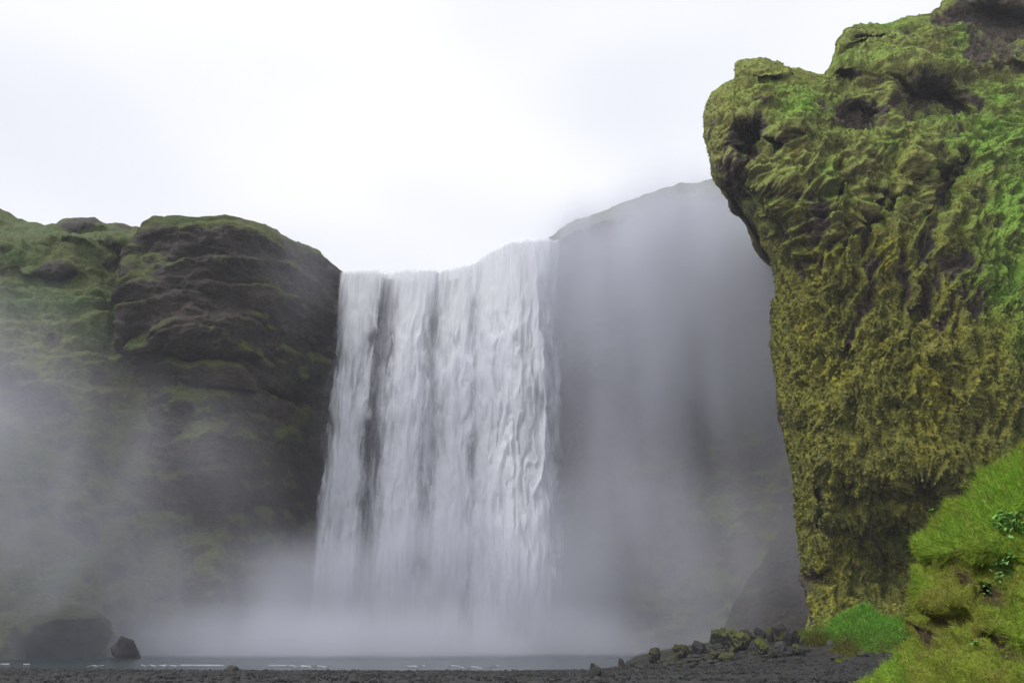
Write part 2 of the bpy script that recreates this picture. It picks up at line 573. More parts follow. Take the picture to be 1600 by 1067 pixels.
    # colour of what grows where, plus a lightening up high
    green = blobs(px, py, [(1555, 220, 80, 60, -15, 1.2), (1590, 330, 60, 90, 0, 1.1), (1565, 430, 60, 80, 0, 1.1), (1590, 520, 40, 60, 0, .6), (1250, 165, 60, 34, 10, .9), (1560, 160, 60, 30, 0, .7), (1500, 60, 24, 40, 20, .8),
                           (1385, 235, 20, 30, 0, .6), (1190, 320, 20, 40, 0, .6), (1290, 290, 10, 60, 0, .6), (1310, 1000, 80, 40, 0, .9), (1400, 40, 60, 12, 0, .7), (1340, 100, 60, 14, 0, .5),
                           (1470, 120, 40, 20, 0, .3), (1500, 200, 40, 60, 0, .5)])
    green = np.clip(green * (0.75 + 0.9 * fbm(Q * .45, 3, seed=61)) + 0.45 * upper * np.clip(n2[..., 2] * 1.6, 0, 1), 0, 1)
    yel = np.clip(0.18 * sstep(250, 480, py) + 1.1 * fbm(Q * .3, 4, seed=66) + 0.5 * (c1 - .5)
                  + blobs(px, py, [(1390, 400, 24, 24, 0, .7), (1510, 300, 26, 40, 0, .6), (1440, 600, 120, 60, 0, .3), (1300, 900, 30, 50, 0, .8), (1270, 960, 24, 40, 0, .8)]), 0, 1)
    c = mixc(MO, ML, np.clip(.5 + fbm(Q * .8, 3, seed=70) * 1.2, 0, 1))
    c = mixc(c, (0.26, 0.265, 0.085), .85 * sstep(460, 250, py) * (.6 + .4 * c1))  # drier grass up high, with the stronger sky light there painted in
    c = mixc(c, MY, yel * 0.75 * (0.4 + 0.6 * c2))
    c = mixc(c, MG, green)
    c = c * (0.80 + 0.40 * c2)[..., None]
    rk = mixc(RD, RB, np.clip(.55 + fbm(Q * np.array([.3, .3, .9]), 4, seed=90) * 1.6, 0, 1))
    rk = mixc(rk, (0.11, 0.068, 0.038), np.clip(fbm(Q * .5, 3, seed=95) * 1.3 - .05, 0, .6))
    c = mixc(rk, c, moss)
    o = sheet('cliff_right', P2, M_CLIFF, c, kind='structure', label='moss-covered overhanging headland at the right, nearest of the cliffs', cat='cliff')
    return o, P2, c, moss, n


def wx2(px, py):
    return px + 16 * fbm(np.stack([px / 40, py / 40, 0 * px], -1), 4, seed=52)


def wy2(px, py):
    return py + 16 * fbm(np.stack([px / 40, py / 40, 0 * px + 5], -1), 4, seed=53)


RC, RC_P, RC_C, RC_M, RC_N = right_cliff()


def scatter(P, n, wgt, seed):
    """random points on a grid sheet, weighted"""
    r = np.random.default_rng(seed)
    a = np.linalg.norm(np.cross(P[1:, :-1] - P[:-1, :-1], P[:-1, 1:] - P[:-1, :-1]), axis=-1) * wgt[:-1, :-1]
    p = np.cumsum(a.ravel())
    i = np.searchsorted(p, r.random(n) * p[-1])
    i = np.clip(i, 0, a.size - 1)
    rr, cc = np.unravel_index(i, a.shape)
    u, v = r.random(n)[:, None], r.random(n)[:, None]
    pt = P[rr, cc] * (1 - u) * (1 - v) + P[rr + 1, cc] * u * (1 - v) + P[rr, cc + 1] * (1 - u) * v + P[rr + 1, cc + 1] * u * v
    return pt, rr, cc


def moss_tufts():
    """little drooping flakes of moss standing off the headland"""
    r = np.random.default_rng(31)
    pyy = 533.5 - FPX * ((RC_P[..., 2] - ZC) * CP - RC_P[..., 1] * SP) / ((RC_P[..., 2] - ZC) * SP + RC_P[..., 1] * CP)
    wgt = (RC_M ** 1.5) * (pyy > -40) * (pyy < 1040) * (.18 + .82 * sstep(280, 520, pyy))
    wgt[:, :30] = 0
    wgt[900:] = 0
    n = 60000
    pt, rr, cc = scatter(RC_P, n, wgt, 33)
    nn = RC_N[rr, cc]
    d = nn * .8 + np.array([0, 0, -.75]) + r.normal(size=(n, 3)) * .5
    d /= np.linalg.norm(d, axis=1)[:, None]
    side = np.cross(d, nn + r.normal(size=(n, 3)) * .5)
    side /= np.linalg.norm(side, axis=1)[:, None] + 1e-9
    h = (.07 + .14 * r.random((n, 1)))
    w_ = h * (.35 + .3 * r.random((n, 1)))
    V = np.stack([pt - side * w_ * .6 - d * .04, pt + side * w_ * .6 - d * .04, pt + d * h * .6 + side * w_ + nn * .05, pt + d * h, pt + d * h * .6 - side * w_ + nn * .05], 1).reshape(-1, 3)
    k = np.arange(n)[:, None] * 5
    F = np.concatenate([k + [0, 1, 2], k + [0, 2, 4], k + [4, 2, 3]], 0)
    C = np.repeat(RC_C[rr, cc] * (.8 + .45 * r.random((n, 1))), 5, 0)
    link('moss', new_mesh('moss', V, F, C, smooth=False), M_LEAF, parent=RC, kind='stuff')


moss_tufts()


# ------------------------------------------------------------------ the cliffs around the plunge pool
def wall_sheet(name, cols, nr, nc, sky, base, Lft, Rgt, Dt, dent, rockb, greenb, label, lum=1.0, seed=0, back_d=60, left_back=None, led_a=1.0, greenbase=0.0, sc=1.0):
    """a cliff face between two edge lines, from the pool to its skyline, plus the plateau behind the rim"""
    s = np.linspace(0, 1, nc)
    t = np.linspace(0, 1, nr)
    Sg, Tg = np.meshgrid(s, t)
    p0, p1 = Lft[0][1], Rgt[0][1]
    ptop = p0 + (p1 - p0) * Sg
    sk = curve(sky, ptop)
    py = base + (sk - base) * Tg
    Lx, Rx = curve(Lft, py), curve(Rgt, py)
    px = Lx + (Rx - Lx) * Sg
    D = table(Dt[0], Dt[1], Dt[2], Sg, py)
    D = blur(blur(D, nr // 30, 0), nc // 30, 1)
    wx, wy = wx2(px, py), wy2(px, py)
    for cx, cy, rx, ry, ang, dd in dent:
        D = D + dd * blobs(wx, wy, [(cx, cy, rx, ry, ang, 1.0)])
    P = at(px, py, D)
    if left_back:
        nb = 24
        d = (np.linspace(0, 1, nb + 1)[1:][::-1]) ** 1.3 * left_back[0]
        back = P[:, :1, :] + np.stack([left_back[1] * d, d, 0 * d], -1)[None]
        P = np.concatenate([back, P], 1)
        px = np.concatenate([np.repeat(px[:, :1], nb, 1), px], 1)
        py = np.concatenate([np.repeat(py[:, :1], nb, 1), py], 1)
    ntp = 24
    d = (np.linspace(0, 1, ntp + 1)[1:]) ** 1.4 * back_d
    top = P[-1:, :, :] + np.stack([0 * d, d, 0.06 * d], -1)[:, None]
    P = np.concatenate([P, top], 0)
    px = np.concatenate([px, np.repeat(px[-1:], ntp, 0)], 0)
    py = np.concatenate([py, np.repeat(py[-1:], ntp, 0)], 0)
    n = normals(blur(blur(P, 5, 0), 5, 1))
    Q = P.astype(np.float32)
    warp = fbm(Q * 0.12, 3, seed=seed + 4)
    led = ridged(np.stack([Q[..., 0] * .05, Q[..., 1] * .05, Q[..., 2] * .26 + warp * 1.0], -1), 5, seed=seed + 21)
    big = fbm(Q * 0.07, 4, seed=seed + 8)
    mid = fbm(Q * 0.28, 4, seed=seed + 12)
    w1, c1 = worley(Q * np.array([.8, .8, .7]) + 0.5 * mid[..., None], seed=seed + 2)
    fine = fbm(Q * 1.1, 4, seed=seed + 40)
    led2 = ridged(np.stack([Q[..., 0] * .16 + mid, Q[..., 1] * .16, Q[..., 2] * .85 + warp * 2.0], -1), 3, seed=seed + 22)
    crag = ridged(Q * np.array([.22, .22, .16]), 4, seed=seed + 23)
    bz = Q[..., 2] * .17 + 1.2 * fbm(Q * np.array([.035, .035, .08]), 3, seed=seed + 24) - .05 * Q[..., 0]
    bf = bz - np.floor(bz)
    bench = np.sqrt(bf) * (1 - sstep(.7, 1.0, bf)) * np.clip(.45 + 1.5 * fbm(Q * np.array([.09, .09, .14]), 3, seed=seed + 25), 0, 1)
    bz = Q[..., 2] * .47 + 1.6 * fbm(Q * np.array([.1, .1, .16]), 3, seed=seed + 26)
    bf = bz - np.floor(bz)
    bench2 = np.sqrt(bf) * (1 - sstep(.7, 1.0, bf)) * np.clip(.4 + 1.6 * fbm(Q * np.array([.2, .2, .3]), 3, seed=seed + 27), 0, 1)
    joint = ridged(np.stack([Q[..., 0] * .30 + mid, Q[..., 1] * .3, Q[..., 2] * .06], -1), 3, seed=seed + 28)
    disp = (1.9 * big + led_a * (1 - .6 * sstep(520, 680, py)) * (2.2 * bench + 1.0 * bench2 + .4 * (led2 - .4)) + .6 * (joint - .4) + .4 * (crag - .4) + 0.7 * mid + 0.3 * (0.6 - w1) + 0.28 * fine) * sc
    disp = disp * (.4 + .6 * sstep(0, 16, np.abs(np.arange(P.shape[0])[:, None] - (nr - .5))))
    P2 = P + n * disp[..., None]
    n2 = normals(blur(blur(P2, 2, 0), 2, 1))
    rb = blobs(wx2(px, py), wy2(px, py), rockb)
    gb = blobs(wx2(px, py), wy2(px, py), greenb)
    cover = 0.05 + 0.9 * mid + 0.5 * big + 0.75 * n2[..., 2] - 1.0 * rb + 0.8 * gb + greenbase
    moss = sstep(0.0, 0.4, cover)
    c = mixc(MO, (0.10, 0.125, 0.028), np.clip(.4 + fbm(Q * .3, 3, seed=seed + 70), 0, 1))
    c = mixc(c, (0.085, 0.15, 0.035), np.clip(gb * (0.7 + fbm(Q * .2, 3, seed=seed + 61)), 0, 1))
    rk = mixc((0.042, 0.035, 0.031), (0.080, 0.063, 0.050), np.clip(.5 + 1.2 * fbm(Q * np.array([.12, .12, .6]), 4, seed=seed + 90), 0, 1))
    c = mixc(rk, c, moss) * lum
    return sheet(name, P2, M_FAR, c, kind='structure', label=label, cat='cliff')


# promontory left of the fall
wall_sheet('cliff_left', 0, 380, 300,
           [(205, 372), (214, 362), (220, 352), (236, 345), (258, 341), (300, 339), (345, 338), (365, 341), (385, 347), (410, 360), (430, 370), (455, 380), (480, 388), (496, 394),
            (512, 408), (528, 420), (540, 430), (548, 432), (600, 436)],
           1060,
           [(330, 205), (372, 212), (400, 206), (440, 204), (470, 212), (520, 190), (600, 150), (800, 120), (1010, 80)],
           [(330, 600), (430, 600), (700, 580), (1010, 560)],
           ([0, .25, .5, .68, .8, 1], [330, 450, 520, 600, 800, 1010],
            [[95, 93, 97, 105, 114, 121], [93, 92, 97, 106, 115, 121], [92, 91, 96, 106, 116, 121], [103, 94, 95, 106, 116, 121], [106, 96, 95, 106, 116, 121], [106, 95, 93, 105, 116, 121]]),
           [(420, 620, 120, 14, 8, 3), (360, 820, 120, 60, 0, 3), (230, 400, 26, 40, 0, 2.0), (300, 560, 80, 8, 6, 1.2), (470, 720, 40, 90, 0, 2)],
           [(330, 470, 130, 60, 10, .9), (440, 470, 90, 60, 20, .8), (430, 620, 100, 20, 8, .9), (400, 590, 60, 16, 6, .6), (360, 400, 110, 26, 10, .8), (500, 450, 60, 60, 0, .9), (510, 700, 40, 120, 0, .8), (330, 700, 90, 40, 20, .5)],
           [(300, 345, 80, 12, 0, .9), (420, 490, 50, 40, 30, .5), (280, 420, 70, 16, 0, .5), (240, 545, 50, 50, 0, .5), (480, 590, 26, 90, 0, .5), (370, 600, 60, 14, 6, .6), (300, 660, 70, 60, 0, .5), (440, 540, 90, 8, 14, .5), (450, 420, 80, 8, 28, .3)],
           'dark layered cliff promontory with grassy rim, just left of the waterfall', lum=0.8, seed=100, left_back=(25, -0.1))

# grassy hillside further left
wall_sheet('cliff_far_left', 0, 330, 260,
           [(-260, 250), (-150, 285), (-60, 312), (-10, 330), (8, 334), (24, 344), (60, 352), (88, 353), (100, 346), (125, 343), (140, 344), (156, 351), (168, 354), (182, 352), (200, 355), (230, 362), (320, 370)],
           1060, [(250, -260), (1060, -260)], [(250, 300), (1010, 300)],
           ([0, .4, .7, .85, 1], [250, 370, 400, 440, 560, 800, 1010],
            [[112, 112, 112, 112, 112], [104, 104, 106, 108, 108], [90, 92, 95, 100, 105], [88, 90, 96, 104, 106], [82, 84, 90, 96, 100], [78, 80, 86, 93, 98], [74, 76, 82, 90, 96]]),
           [(110, 385, 90, 10, 0, -3.0), (20, 395, 50, 16, 0, -3), (180, 415, 40, 30, 0, 5), (60, 440, 60, 12, 0, 4), (135, 356, 40, 10, 4, -2), (95, 430, 20, 18, 0, -2), (200, 600, 50, 100, 0, 2), (60, 600, 60, 60, 0, -2)],
           [(135, 354, 44, 10, 4, 1.1), (195, 357, 28, 8, 4, 1.0), (190, 420, 40, 36, 0, 1.0), (60, 436, 60, 12, 0, .9), (100, 430, 20, 18, 0, .7), (10, 400, 40, 8, 0, .7)],
           [(100, 380, 160, 16, 0, 1.0), (30, 350, 80, 20, 10, .8), (20, 410, 60, 14, 0, .9), (100, 470, 140, 40, 0, .9), (170, 510, 90, 50, 0, .8), (20, 480, 90, 40, 0, .7), (60, 400, 200, 20, 0, .5)],
           'grassy stepped hillside with dark crags at the far left', lum=0.8, seed=200, led_a=0.9, greenbase=0.05)

# wall behind the falling water
wall_sheet('cliff_back', 0, 240, 200,
           [(440, 470), (530, 444), (545, 440), (600, 440), (700, 440), (735, 433), (770, 412), (800, 402), (860, 396), (920, 392)],
           1060, [(380, 440), (1060, 400)], [(380, 920), (1010, 930)],
           ([0, .2, .6, .7, 1], [380, 1010], [[119, 117, 116, 109, 107], [119, 117, 115, 109, 107]]),
           [], [(650, 700, 300, 400, 0, .9)], [], 'dark wet rock wall behind the falling water', lum=0.7, seed=300, sc=0.6)

# misty wall right of the fall
wall_sheet('cliff_far_right', 0, 360, 260,
           [(846, 392), (850, 388), (855, 373), (866, 369), (874, 364), (888, 356), (900, 351), (920, 346), (940, 335), (960, 325), (985, 314), (1010, 305), (1040, 294), (1070, 288), (1100, 286), (1160, 288), (1240, 296), (1330, 310)],
           1060, [(250, 846), (372, 852), (600, 862), (1012, 872)], [(250, 1330), (1012, 1330)],
           ([0, .1, .3, .6, 1], [280, 500, 1012], [[110, 107, 104, 99, 90], [108, 105, 102, 97, 88], [108, 104, 100, 94, 84]]),
           [(1000, 480, 160, 20, 10, 1.5), (1150, 430, 80, 14, -12, 1.5), (960, 760, 60, 140, 0, 3)],
           [(1000, 600, 140, 200, 0, .5)], [(1140, 470, 90, 50, -25, .7), (1020, 460, 50, 20, 0, .5), (1100, 300, 120, 10, 0, .7), (960, 340, 100, 10, -22, .4)],
           'tall cliff wall veiled in spray, right of the waterfall', lum=1.1, seed=400, sc=1.0, greenbase=-0.05)

# lower buttress between that wall and the headland
wall_sheet('cliff_buttress', 0, 200, 110,
           [(1236, 660), (1330, 600)],
           1060, [(600, 1236), (690, 1238), (730, 1233), (780, 1226), (820, 1216), (860, 1200), (900, 1176), (940, 1150), (980, 1134), (1020, 1124)], [(600, 1330), (1020, 1330)],
           ([0, .4, 1], [600, 1020], [[94, 91, 88], [87, 83, 80]]),
           [(1240, 900, 30, 40, 0, 1.5)], [(1230, 860, 60, 160, 0, 1.0), (1170, 960, 60, 60, 0, .6)], [],
           'low sloping rock buttress at the foot of the misty wall', lum=0.7, seed=500, left_back=(20, 0.5), sc=0.5)


# ------------------------------------------------------------------ waterfall
def white_water_mat():
    m, t, o = node_mat('white_water')
    a = N(t, 'ShaderNodeAttribute', attribute_name='dens')
    d = N(t, 'ShaderNodeBsdfDiffuse')
    d.inputs['Color'].default_value = (0.80, 0.815, 0.86, 1)
    tr = N(t, 'ShaderNodeBsdfTranslucent')
    tr.inputs['Color'].default_value = (0.85, 0.88, 0.93, 1)
    m1 = N(t, 'ShaderNodeMixShader')
    m1.inputs[0].default_value = 0.3
    t.links.new(d.outputs[0], m1.inputs[1])
    t.links.new(tr.outputs[0], m1.inputs[2])
    tp = N(t, 'ShaderNodeBsdfTransparent')
    m2 = N(t, 'ShaderNodeMixShader')
    t.links.new(a.outputs['Fac'], m2.inputs[0])
    t.links.new(tp.outputs[0], m2.inputs[1])
    t.links.new(m1.outputs[0], m2.inputs[2])
    t.links.new(m2.outputs[0], o.inputs['Surface'])
    return m


M_FALL = white_water_mat()
fall = link('waterfall', None, None, label='tall wide white waterfall plunging into the misty pool', cat='waterfall', loc=(0, 0, 0))
LIPZ = 61.0
# lip of the river seen from above: x against distance
LIP = [(-34, 114.5), (-27, 113), (-12, 112.5), (-6, 111), (-3, 108), (0, 106), (7, 105.5)]


def lip_z(x):
    return curve([(-34, 60.2), (-27, 59.9), (-10, 59.9), (-7, 60.3), (-4.5, 60.9), (-1, 61.5), (6, 62.0)], x)


def curtain(name, x0, x1, off, seed, core, spread, label=None):
    nr, nc = 460, max(24, int((x1 - x0) / 0.13))
    u = np.linspace(x0, x1, nc)
    v = np.linspace(0, 1, nr)
    X, Vv = np.meshgrid(u, v)
    mid_, hw = (x0 + x1) / 2, (x1 - x0) / 2
    zt = lip_z(X)
    drop = Vv ** 1.05 * (zt + 0.6)
    Z = zt - drop
    tt = np.sqrt(2 * drop / 9.8)
    e = (X - mid_) / hw
    Xs = X + e * spread * tt * 0.35
    Y = curve(LIP, X) - off - 1.05 * tt
    # first metres: water sliding over the rim
    P = np.stack([Xs, Y, Z], -1)
    q = np.stack([X, 0 * X, Z], -1)
    wob = fbm(np.stack([X * .35, 0 * X + seed, Z * .08], -1), 3, seed=seed)
    wob2 = fbm(np.stack([X * 1.0, 0 * X + seed, Z * .28], -1), 3, seed=seed + 1)
    strand = ridged(np.stack([X * .38 + wob * .9, 0 * X + seed * 3.1, Z * .03], -1), 3, seed=seed + 3)
    streak = fbm(np.stack([X * 2.2 + wob2 * .9, 0 * X + seed, Z * .20 + wob2 * .9], -1), 4, seed=seed + 5)
    # falling bursts: blunt lower front, ragged tail above
    zz = Z + 2.6 * np.abs(noise(np.stack([X * .8, 0 * X + seed, Z * .05], -1), seed + 6)) * 2 + wob * 3
    burst = fbm(np.stack([X * .42 + wob2 * .6, 0 * X + seed, zz * .15], -1), 5, gain=.55, seed=seed + 7)
    amp = 0.12 + 0.88 * sstep(0, 25, drop)
    swell = fbm(np.stack([X * .42 + wob2 * .6, 0 * X + seed, zz * .15], -1), 2, seed=seed + 7)
    P[..., 1] -= amp * (1.0 * (strand - .4) + 0.12 * streak + .8 * swell + .18 * burst + 1.8 * (1 - e * e) * (core > .7))
    P[..., 0] += amp * (0.6 * wob2 + .15 * streak)
    rim = 0.6 * fbm(np.stack([X * .7, 0 * X + seed, 0 * X], -1), 3, seed=seed + 9) * sstep(6, 0, drop)
    P[..., 2] += rim
    P[..., 1] += 1.8 * np.clip(1 - drop / 1.6, 0, 1) ** 2
    edge = np.clip((1 - np.abs(e)) * hw / (0.7 + 1.3 * sstep(0, 40, drop)), 0, 1)
    rag = 0.6 * burst + 0.45 * streak + 0.3 * wob2
    dens = core + 0.42 * (strand - .45) + amp * (0.95 * burst + 0.30 * streak)
    soft = np.clip((1 - np.abs(e)) / .65, 0, 1)
    dens = dens - (1 - soft) ** 1.5 * 1.0 + (edge - 1) * .5 + rag * (1 - soft)
    near_lip = sstep(11, 0.5, drop)
    dens = dens * (1 - near_lip) + near_lip * (0.44 + .42 * core + 0.35 * (strand - .5) + .45 * streak + (edge - 1) * .9)
    dens = dens - 0.25 * sstep(50, 62, drop)
    dens = np.clip(sstep(-0.2, 1.1, dens), 0, 1)
    return sheet(name, P, M_FALL, extra={'dens': dens}, parent=fall, label=label)


def X_at(px, py):
    return float(at(px, py, 111)[0])


for i, (a, b, off, core, spr, lab) in enumerate([   # spans in picture columns half way down
        (508, 586, 0.9, .95, .35, 'leftmost ragged column of falling water'),
        (516, 690, -0.4, .34, .05, 'thin grey sheet of water behind the left columns'),
        (598, 676, 0.9, .95, .20, 'dense column right of the dark slit'),
        (652, 700, 0.2, .30, .10, None),
        (672, 750, 0.8, .88, .18, 'narrow column in the middle of the fall'),
        (640, 800, -0.5, .22, .05, None),
        (730, 812, 0.9, .95, .14, None),
        (770, 866, 0.8, .98, .12, 'broad dense column at the right edge of the fall'),
        (730, 860, -0.1, .6, .05, None),
        (826, 880, 0.2, .36, .30, 'thin wisps of water along the right edge of the fall')]):
    a, b = X_at(a, 650), X_at(b, 650)
    curtain('water_curtain', a, b, off, 10 * i + 5, core, spr, lab)


# ------------------------------------------------------------------ shingle beach
def ground_Y(py, z=0.0):
    """distance at which level ground of height z lies under that picture row"""
    b = (533.5 - py) / FPX
    return (z - ZC) / (SP + b * CP) * (CP - b * SP)


bx = np.concatenate([np.linspace(-140, -48, 60)[:-1], np.linspace(-48, 48, 640), np.linspace(48, 80, 20)[1:]])
by = np.concatenate([np.linspace(-40, 24, 40)[:-1], np.linspace(24, 66, 360), np.linspace(66, 110, 40)[1:]])
gx, gy = np.meshgrid(bx, by)
Q = np.stack([gx, gy, 0 * gx], -1)
wq, cq = worley(Q * 3.2, seed=71)
gz = beach_z(gx, gy) + 0.10 * fbm(Q * .35, 4, seed=72) + 0.07 * (0.6 - wq) + 0.05 * fbm(Q * 1.7, 3, seed=73)
bc = mixc((0.016, 0.015, 0.015), (0.040, 0.037, 0.035), np.clip(cq * .8 + .6 * fbm(Q * .6, 3, seed=74), 0, 1))
wet = sstep(3.5, 0.5, shore_y(gx) - gy + 1.2 * fbm(Q * .4, 2, seed=75))
bc = bc * (1 - .35 * wet)[..., None]
bc = mixc(bc, (0.055, 0.062, 0.018), .8 * sstep(7, 13, gx) * sstep(51.5, 55, gy + 2 * fbm(Q * .3, 3, seed=76)) * sstep(-.05, .25, fbm(Q * .45, 4, seed=77)))
beach = sheet('beach', np.stack([gx, gy, gz], -1), M_GRAVEL, bc, kind='structure', label='dark shingle beach in the foreground', cat='beach')


def rock_shape(seed, sub=3, sx=1, sy=1, sz=1, rough=0.25, cuts=11, fn=None):
    """a broken stone: faceted by random planes, roughened, resting on z = 0"""
    bm = bmesh.new()
    bmesh.ops.create_icosphere(bm, subdivisions=sub, radius=1.0)
    V = np.array([v.co for v in bm.verts])
    F = np.array([[v.index for v in f.verts] for f in bm.faces])
    bm.free()
    r = np.random.default_rng(seed)
    for _ in range(cuts):
        d = r.normal(size=3)
        d /= np.linalg.norm(d)
        h = r.uniform(0.45, 0.8)
        k = V @ d - h
        V = V - np.where(k > 0, k * 0.85, 0)[:, None] * d
    V = V * (1 + rough * fbm(V * 1.3 + seed * 3.7, 3, seed=seed) + (.55 * rough * (ridged(V * 2.8 + seed, 4, seed=seed + 5) - .4) if sub > 2 else 0))[:, None]
    V = V * np.array([sx, sy, sz])
    if fn is not None:
        V = fn(V)
    V[:, 2] -= V[:, 2].min() * 0.55
    return V, F


# loose stones: the larger ones singly, the rest as shingle
STONES = []
for k in range(10):
    V, F = rock_shape(900 + k, sub=2 if k < 5 else 1, sx=1, sy=random.uniform(.7, 1), sz=random.uniform(.5, .8), rough=.15)
    STONES.append((V, F))
STONE_ME = []
for k in range(5):
    me = new_mesh('stone', STONES[k][0], STONES[k][1], smooth=False)
    me.materials.append(M_STONE if k < 4 else M_STONE_L)
    STONE_ME.append(me)


def on_beach(x, y):
    return float(beach_z(np.array(x), np.array(y)))


cnt = 0
while cnt < 280:
    y = random.uniform(30, 53) if cnt < 190 else random.uniform(34, 58)
    x = random.uniform(-.66, .62) * y if cnt < 110 else random.uniform(.05, .55) * y
    if cnt >= 150:
        y, x = random.uniform(49, 62), random.uniform(7, 22)
    if y > shore_y(x) - 0.3:
        continue
    o = link('stone', STONE_ME[random.randrange(5)], None, parent=beach)
    sc = random.uniform(.11, .24) * (1.25 if x > 8 else 1) * (random.uniform(1.0, 1.9) if cnt >= 150 else 1)
    o.location = (x, y, on_beach(x, y) - .02)
    o.scale = (sc, sc, sc * random.uniform(.7, 1.1))
    o.rotation_euler = (random.uniform(-.3, .3), random.uniform(-.3, .3), random.uniform(0, 6.3))
    cnt += 1

VV, FF, off = [], [], 0
for k in range(9000):
    y = 29 + 29 * random.random() ** 1.1
    x = random.uniform(-.68, .66) * y
    if y > shore_y(x) + .4:
        continue
    V, F = STONES[5 + k % 5]
    sc = random.uniform(.04, .13)
    a = random.uniform(0, 6.3)
    c, n = math.cos(a), math.sin(a)
    W = V * sc
    W = np.stack([W[:, 0] * c - W[:, 1] * n + x, W[:, 0] * n + W[:, 1] * c + y, W[:, 2] + on_beach(x, y) - .01], -1)
    VV.append(W)
    FF.append(F + off)
    off += len(W)
VV, FF = np.concatenate(VV), np.concatenate(FF)
gc = np.repeat(np.array([[0.028, 0.027, 0.027]]) * (0.5 + 1.3 * rng.random((len(VV) // len(STONES[5][0]), 1)) ** 2), len(STONES[5][0]), 0)
link('gravel', new_mesh('gravel', VV, FF, gc, smooth=False), M_GRAVEL, parent=beach, kind='stuff')


def boulder(name, px, Y, wpx, hpx, seed, mat, label, depth=0.9, group=None, sub=4, fn=None, dz=0.0, rough=.25, cat='boulder', z=None):
    x = float(at(px, 1000, Y)[0])
    m_per_px = float(at(px + 1, 1000, Y)[0] - x)
    w, h = wpx * m_per_px / 2, hpx * m_per_px
    V, F = rock_shape(seed, sub, w, w * depth, h * 0.58, rough, fn=fn)
    zz = (on_beach(x, Y) if z is None else z) + dz
    return link(name, new_mesh(name, V, F, smooth=True), mat, label=label, cat=cat, group=group, loc=(x, Y, zz))


def hump(V):
    """steep on the left, long slope down to the right"""
    V = V.copy()
    u = V[:, 0] / np.abs(V[:, 0]).max()
    V[:, 2] *= np.clip(1.25 - 0.55 * np.clip(u + .5, 0, 2) ** 1.1 - 0.25 * np.clip(-u - .55, 0, 1), .3, 2)
    return V


boulder('boulder', 101, 80, 172, 118, 41, M_WETROCK, 'huge humped mossy boulder standing in the pool at the far left', depth=.8, sub=5, fn=hump, dz=-.6, rough=.18, z=0)
boulder('boulder', 203, 79, 46, 42, 47, M_STONE, 'squat dark boulder in the water beside the huge mossy one', z=0, dz=-.3, rough=.5)
boulder('boulder', 366, 51.5, 24, 11, 43, M_STONE, 'lone small dark rock at the water edge, left half of the beach', dz=-.05, sub=3)
boulder('boulder', 928, 33, 32, 20, 44, M_STONE, 'dark rock at the very bottom of the picture, in front of the shore', sub=3)
RK = [  # px, Y, width px, height px, material, label
    (926, 55, 20, 13, M_STONE, 'small dark rock ending the rocky bank at its left tip'),
    (969, 56, 22, 16, M_STONE, 'dark angular rock second from the left tip of the bank'),
    (987, 56, 16, 13, M_STONE, 'small dark rock squeezed against the left side of the domed mossy one'),
    (1020, 57, 44, 28, M_MOSSY, 'domed olive mossy rock, highest on the left part of the bank'),
    (1046, 55, 26, 12, M_MOSSY, 'low mossy rock right of the domed one'),
    (1066, 57, 42, 25, M_MOSSY, 'broad mossy rock in the middle of the bank'),
    (1094, 57.5, 34, 24, M_STONE, 'grey rock between two mossy ones in mid bank'),
    (1078, 53, 30, 11, M_STONE, 'flat dark rock lying in front of the broad mossy one'),
    (1128, 60, 46, 34, M_MOSSY, 'tall dull mossy rock behind the bright yellow-green one'),
    (1112, 54, 34, 13, M_MOSSY, 'low mossy rock at the left foot of the bright yellow-green one'),
    (1150, 55, 66, 42, M_MOSSB, 'bright yellow-green mossy rock, largest on the bank'),
    (1133, 52.5, 40, 15, M_MOSSY, 'low olive rock in front of the bright yellow-green one'),
    (1190, 53, 36, 30, M_MOSSB, 'smaller bright yellow-green mossy rock to the right'),
    (1166, 60, 36, 22, M_STONE, 'dark broken rock on the crest of the scree'),
    (1190, 61, 34, 24, M_STONE, 'dark rock on the scree crest right of the broken one'),
    (1205, 57, 22, 28, M_MOSSY, 'upright green-capped rock on the scree'),
    (1222, 59, 40, 30, M_STONE, 'bulky grey rock against the cliff foot'),
    (1218, 54, 34, 20, M_STONE_L, 'pale grey flat-topped rock on the scree'),
    (1236, 55, 36, 34, M_STONE, 'dark blocky rock left of the vivid grass slope'),
    (1212, 51.5, 36, 15, M_STONE, 'low dark rock at the front edge of the scree'),
    (1246, 52, 34, 20, M_MOSSY, 'mossy rock at the left toe of the vivid grass slope'),
    (1345, 50, 30, 13, M_MOSSY, 'low mossy stone below the vivid grass slope'),
    (1300, 49.5, 26, 11, M_STONE, 'small dark stone at the foot of the vivid grass slope'),
]
for k, (px, Y, w_, h_, mt, lab) in enumerate(RK):
    boulder('rock', px, Y, w_ * .68, h_ * .9, 300 + k, mt, lab, depth=random.uniform(.7, 1), sub=5 if w_ > 30 else 4, rough=.42, cat='rock', group='rocks on the bank below the headland')

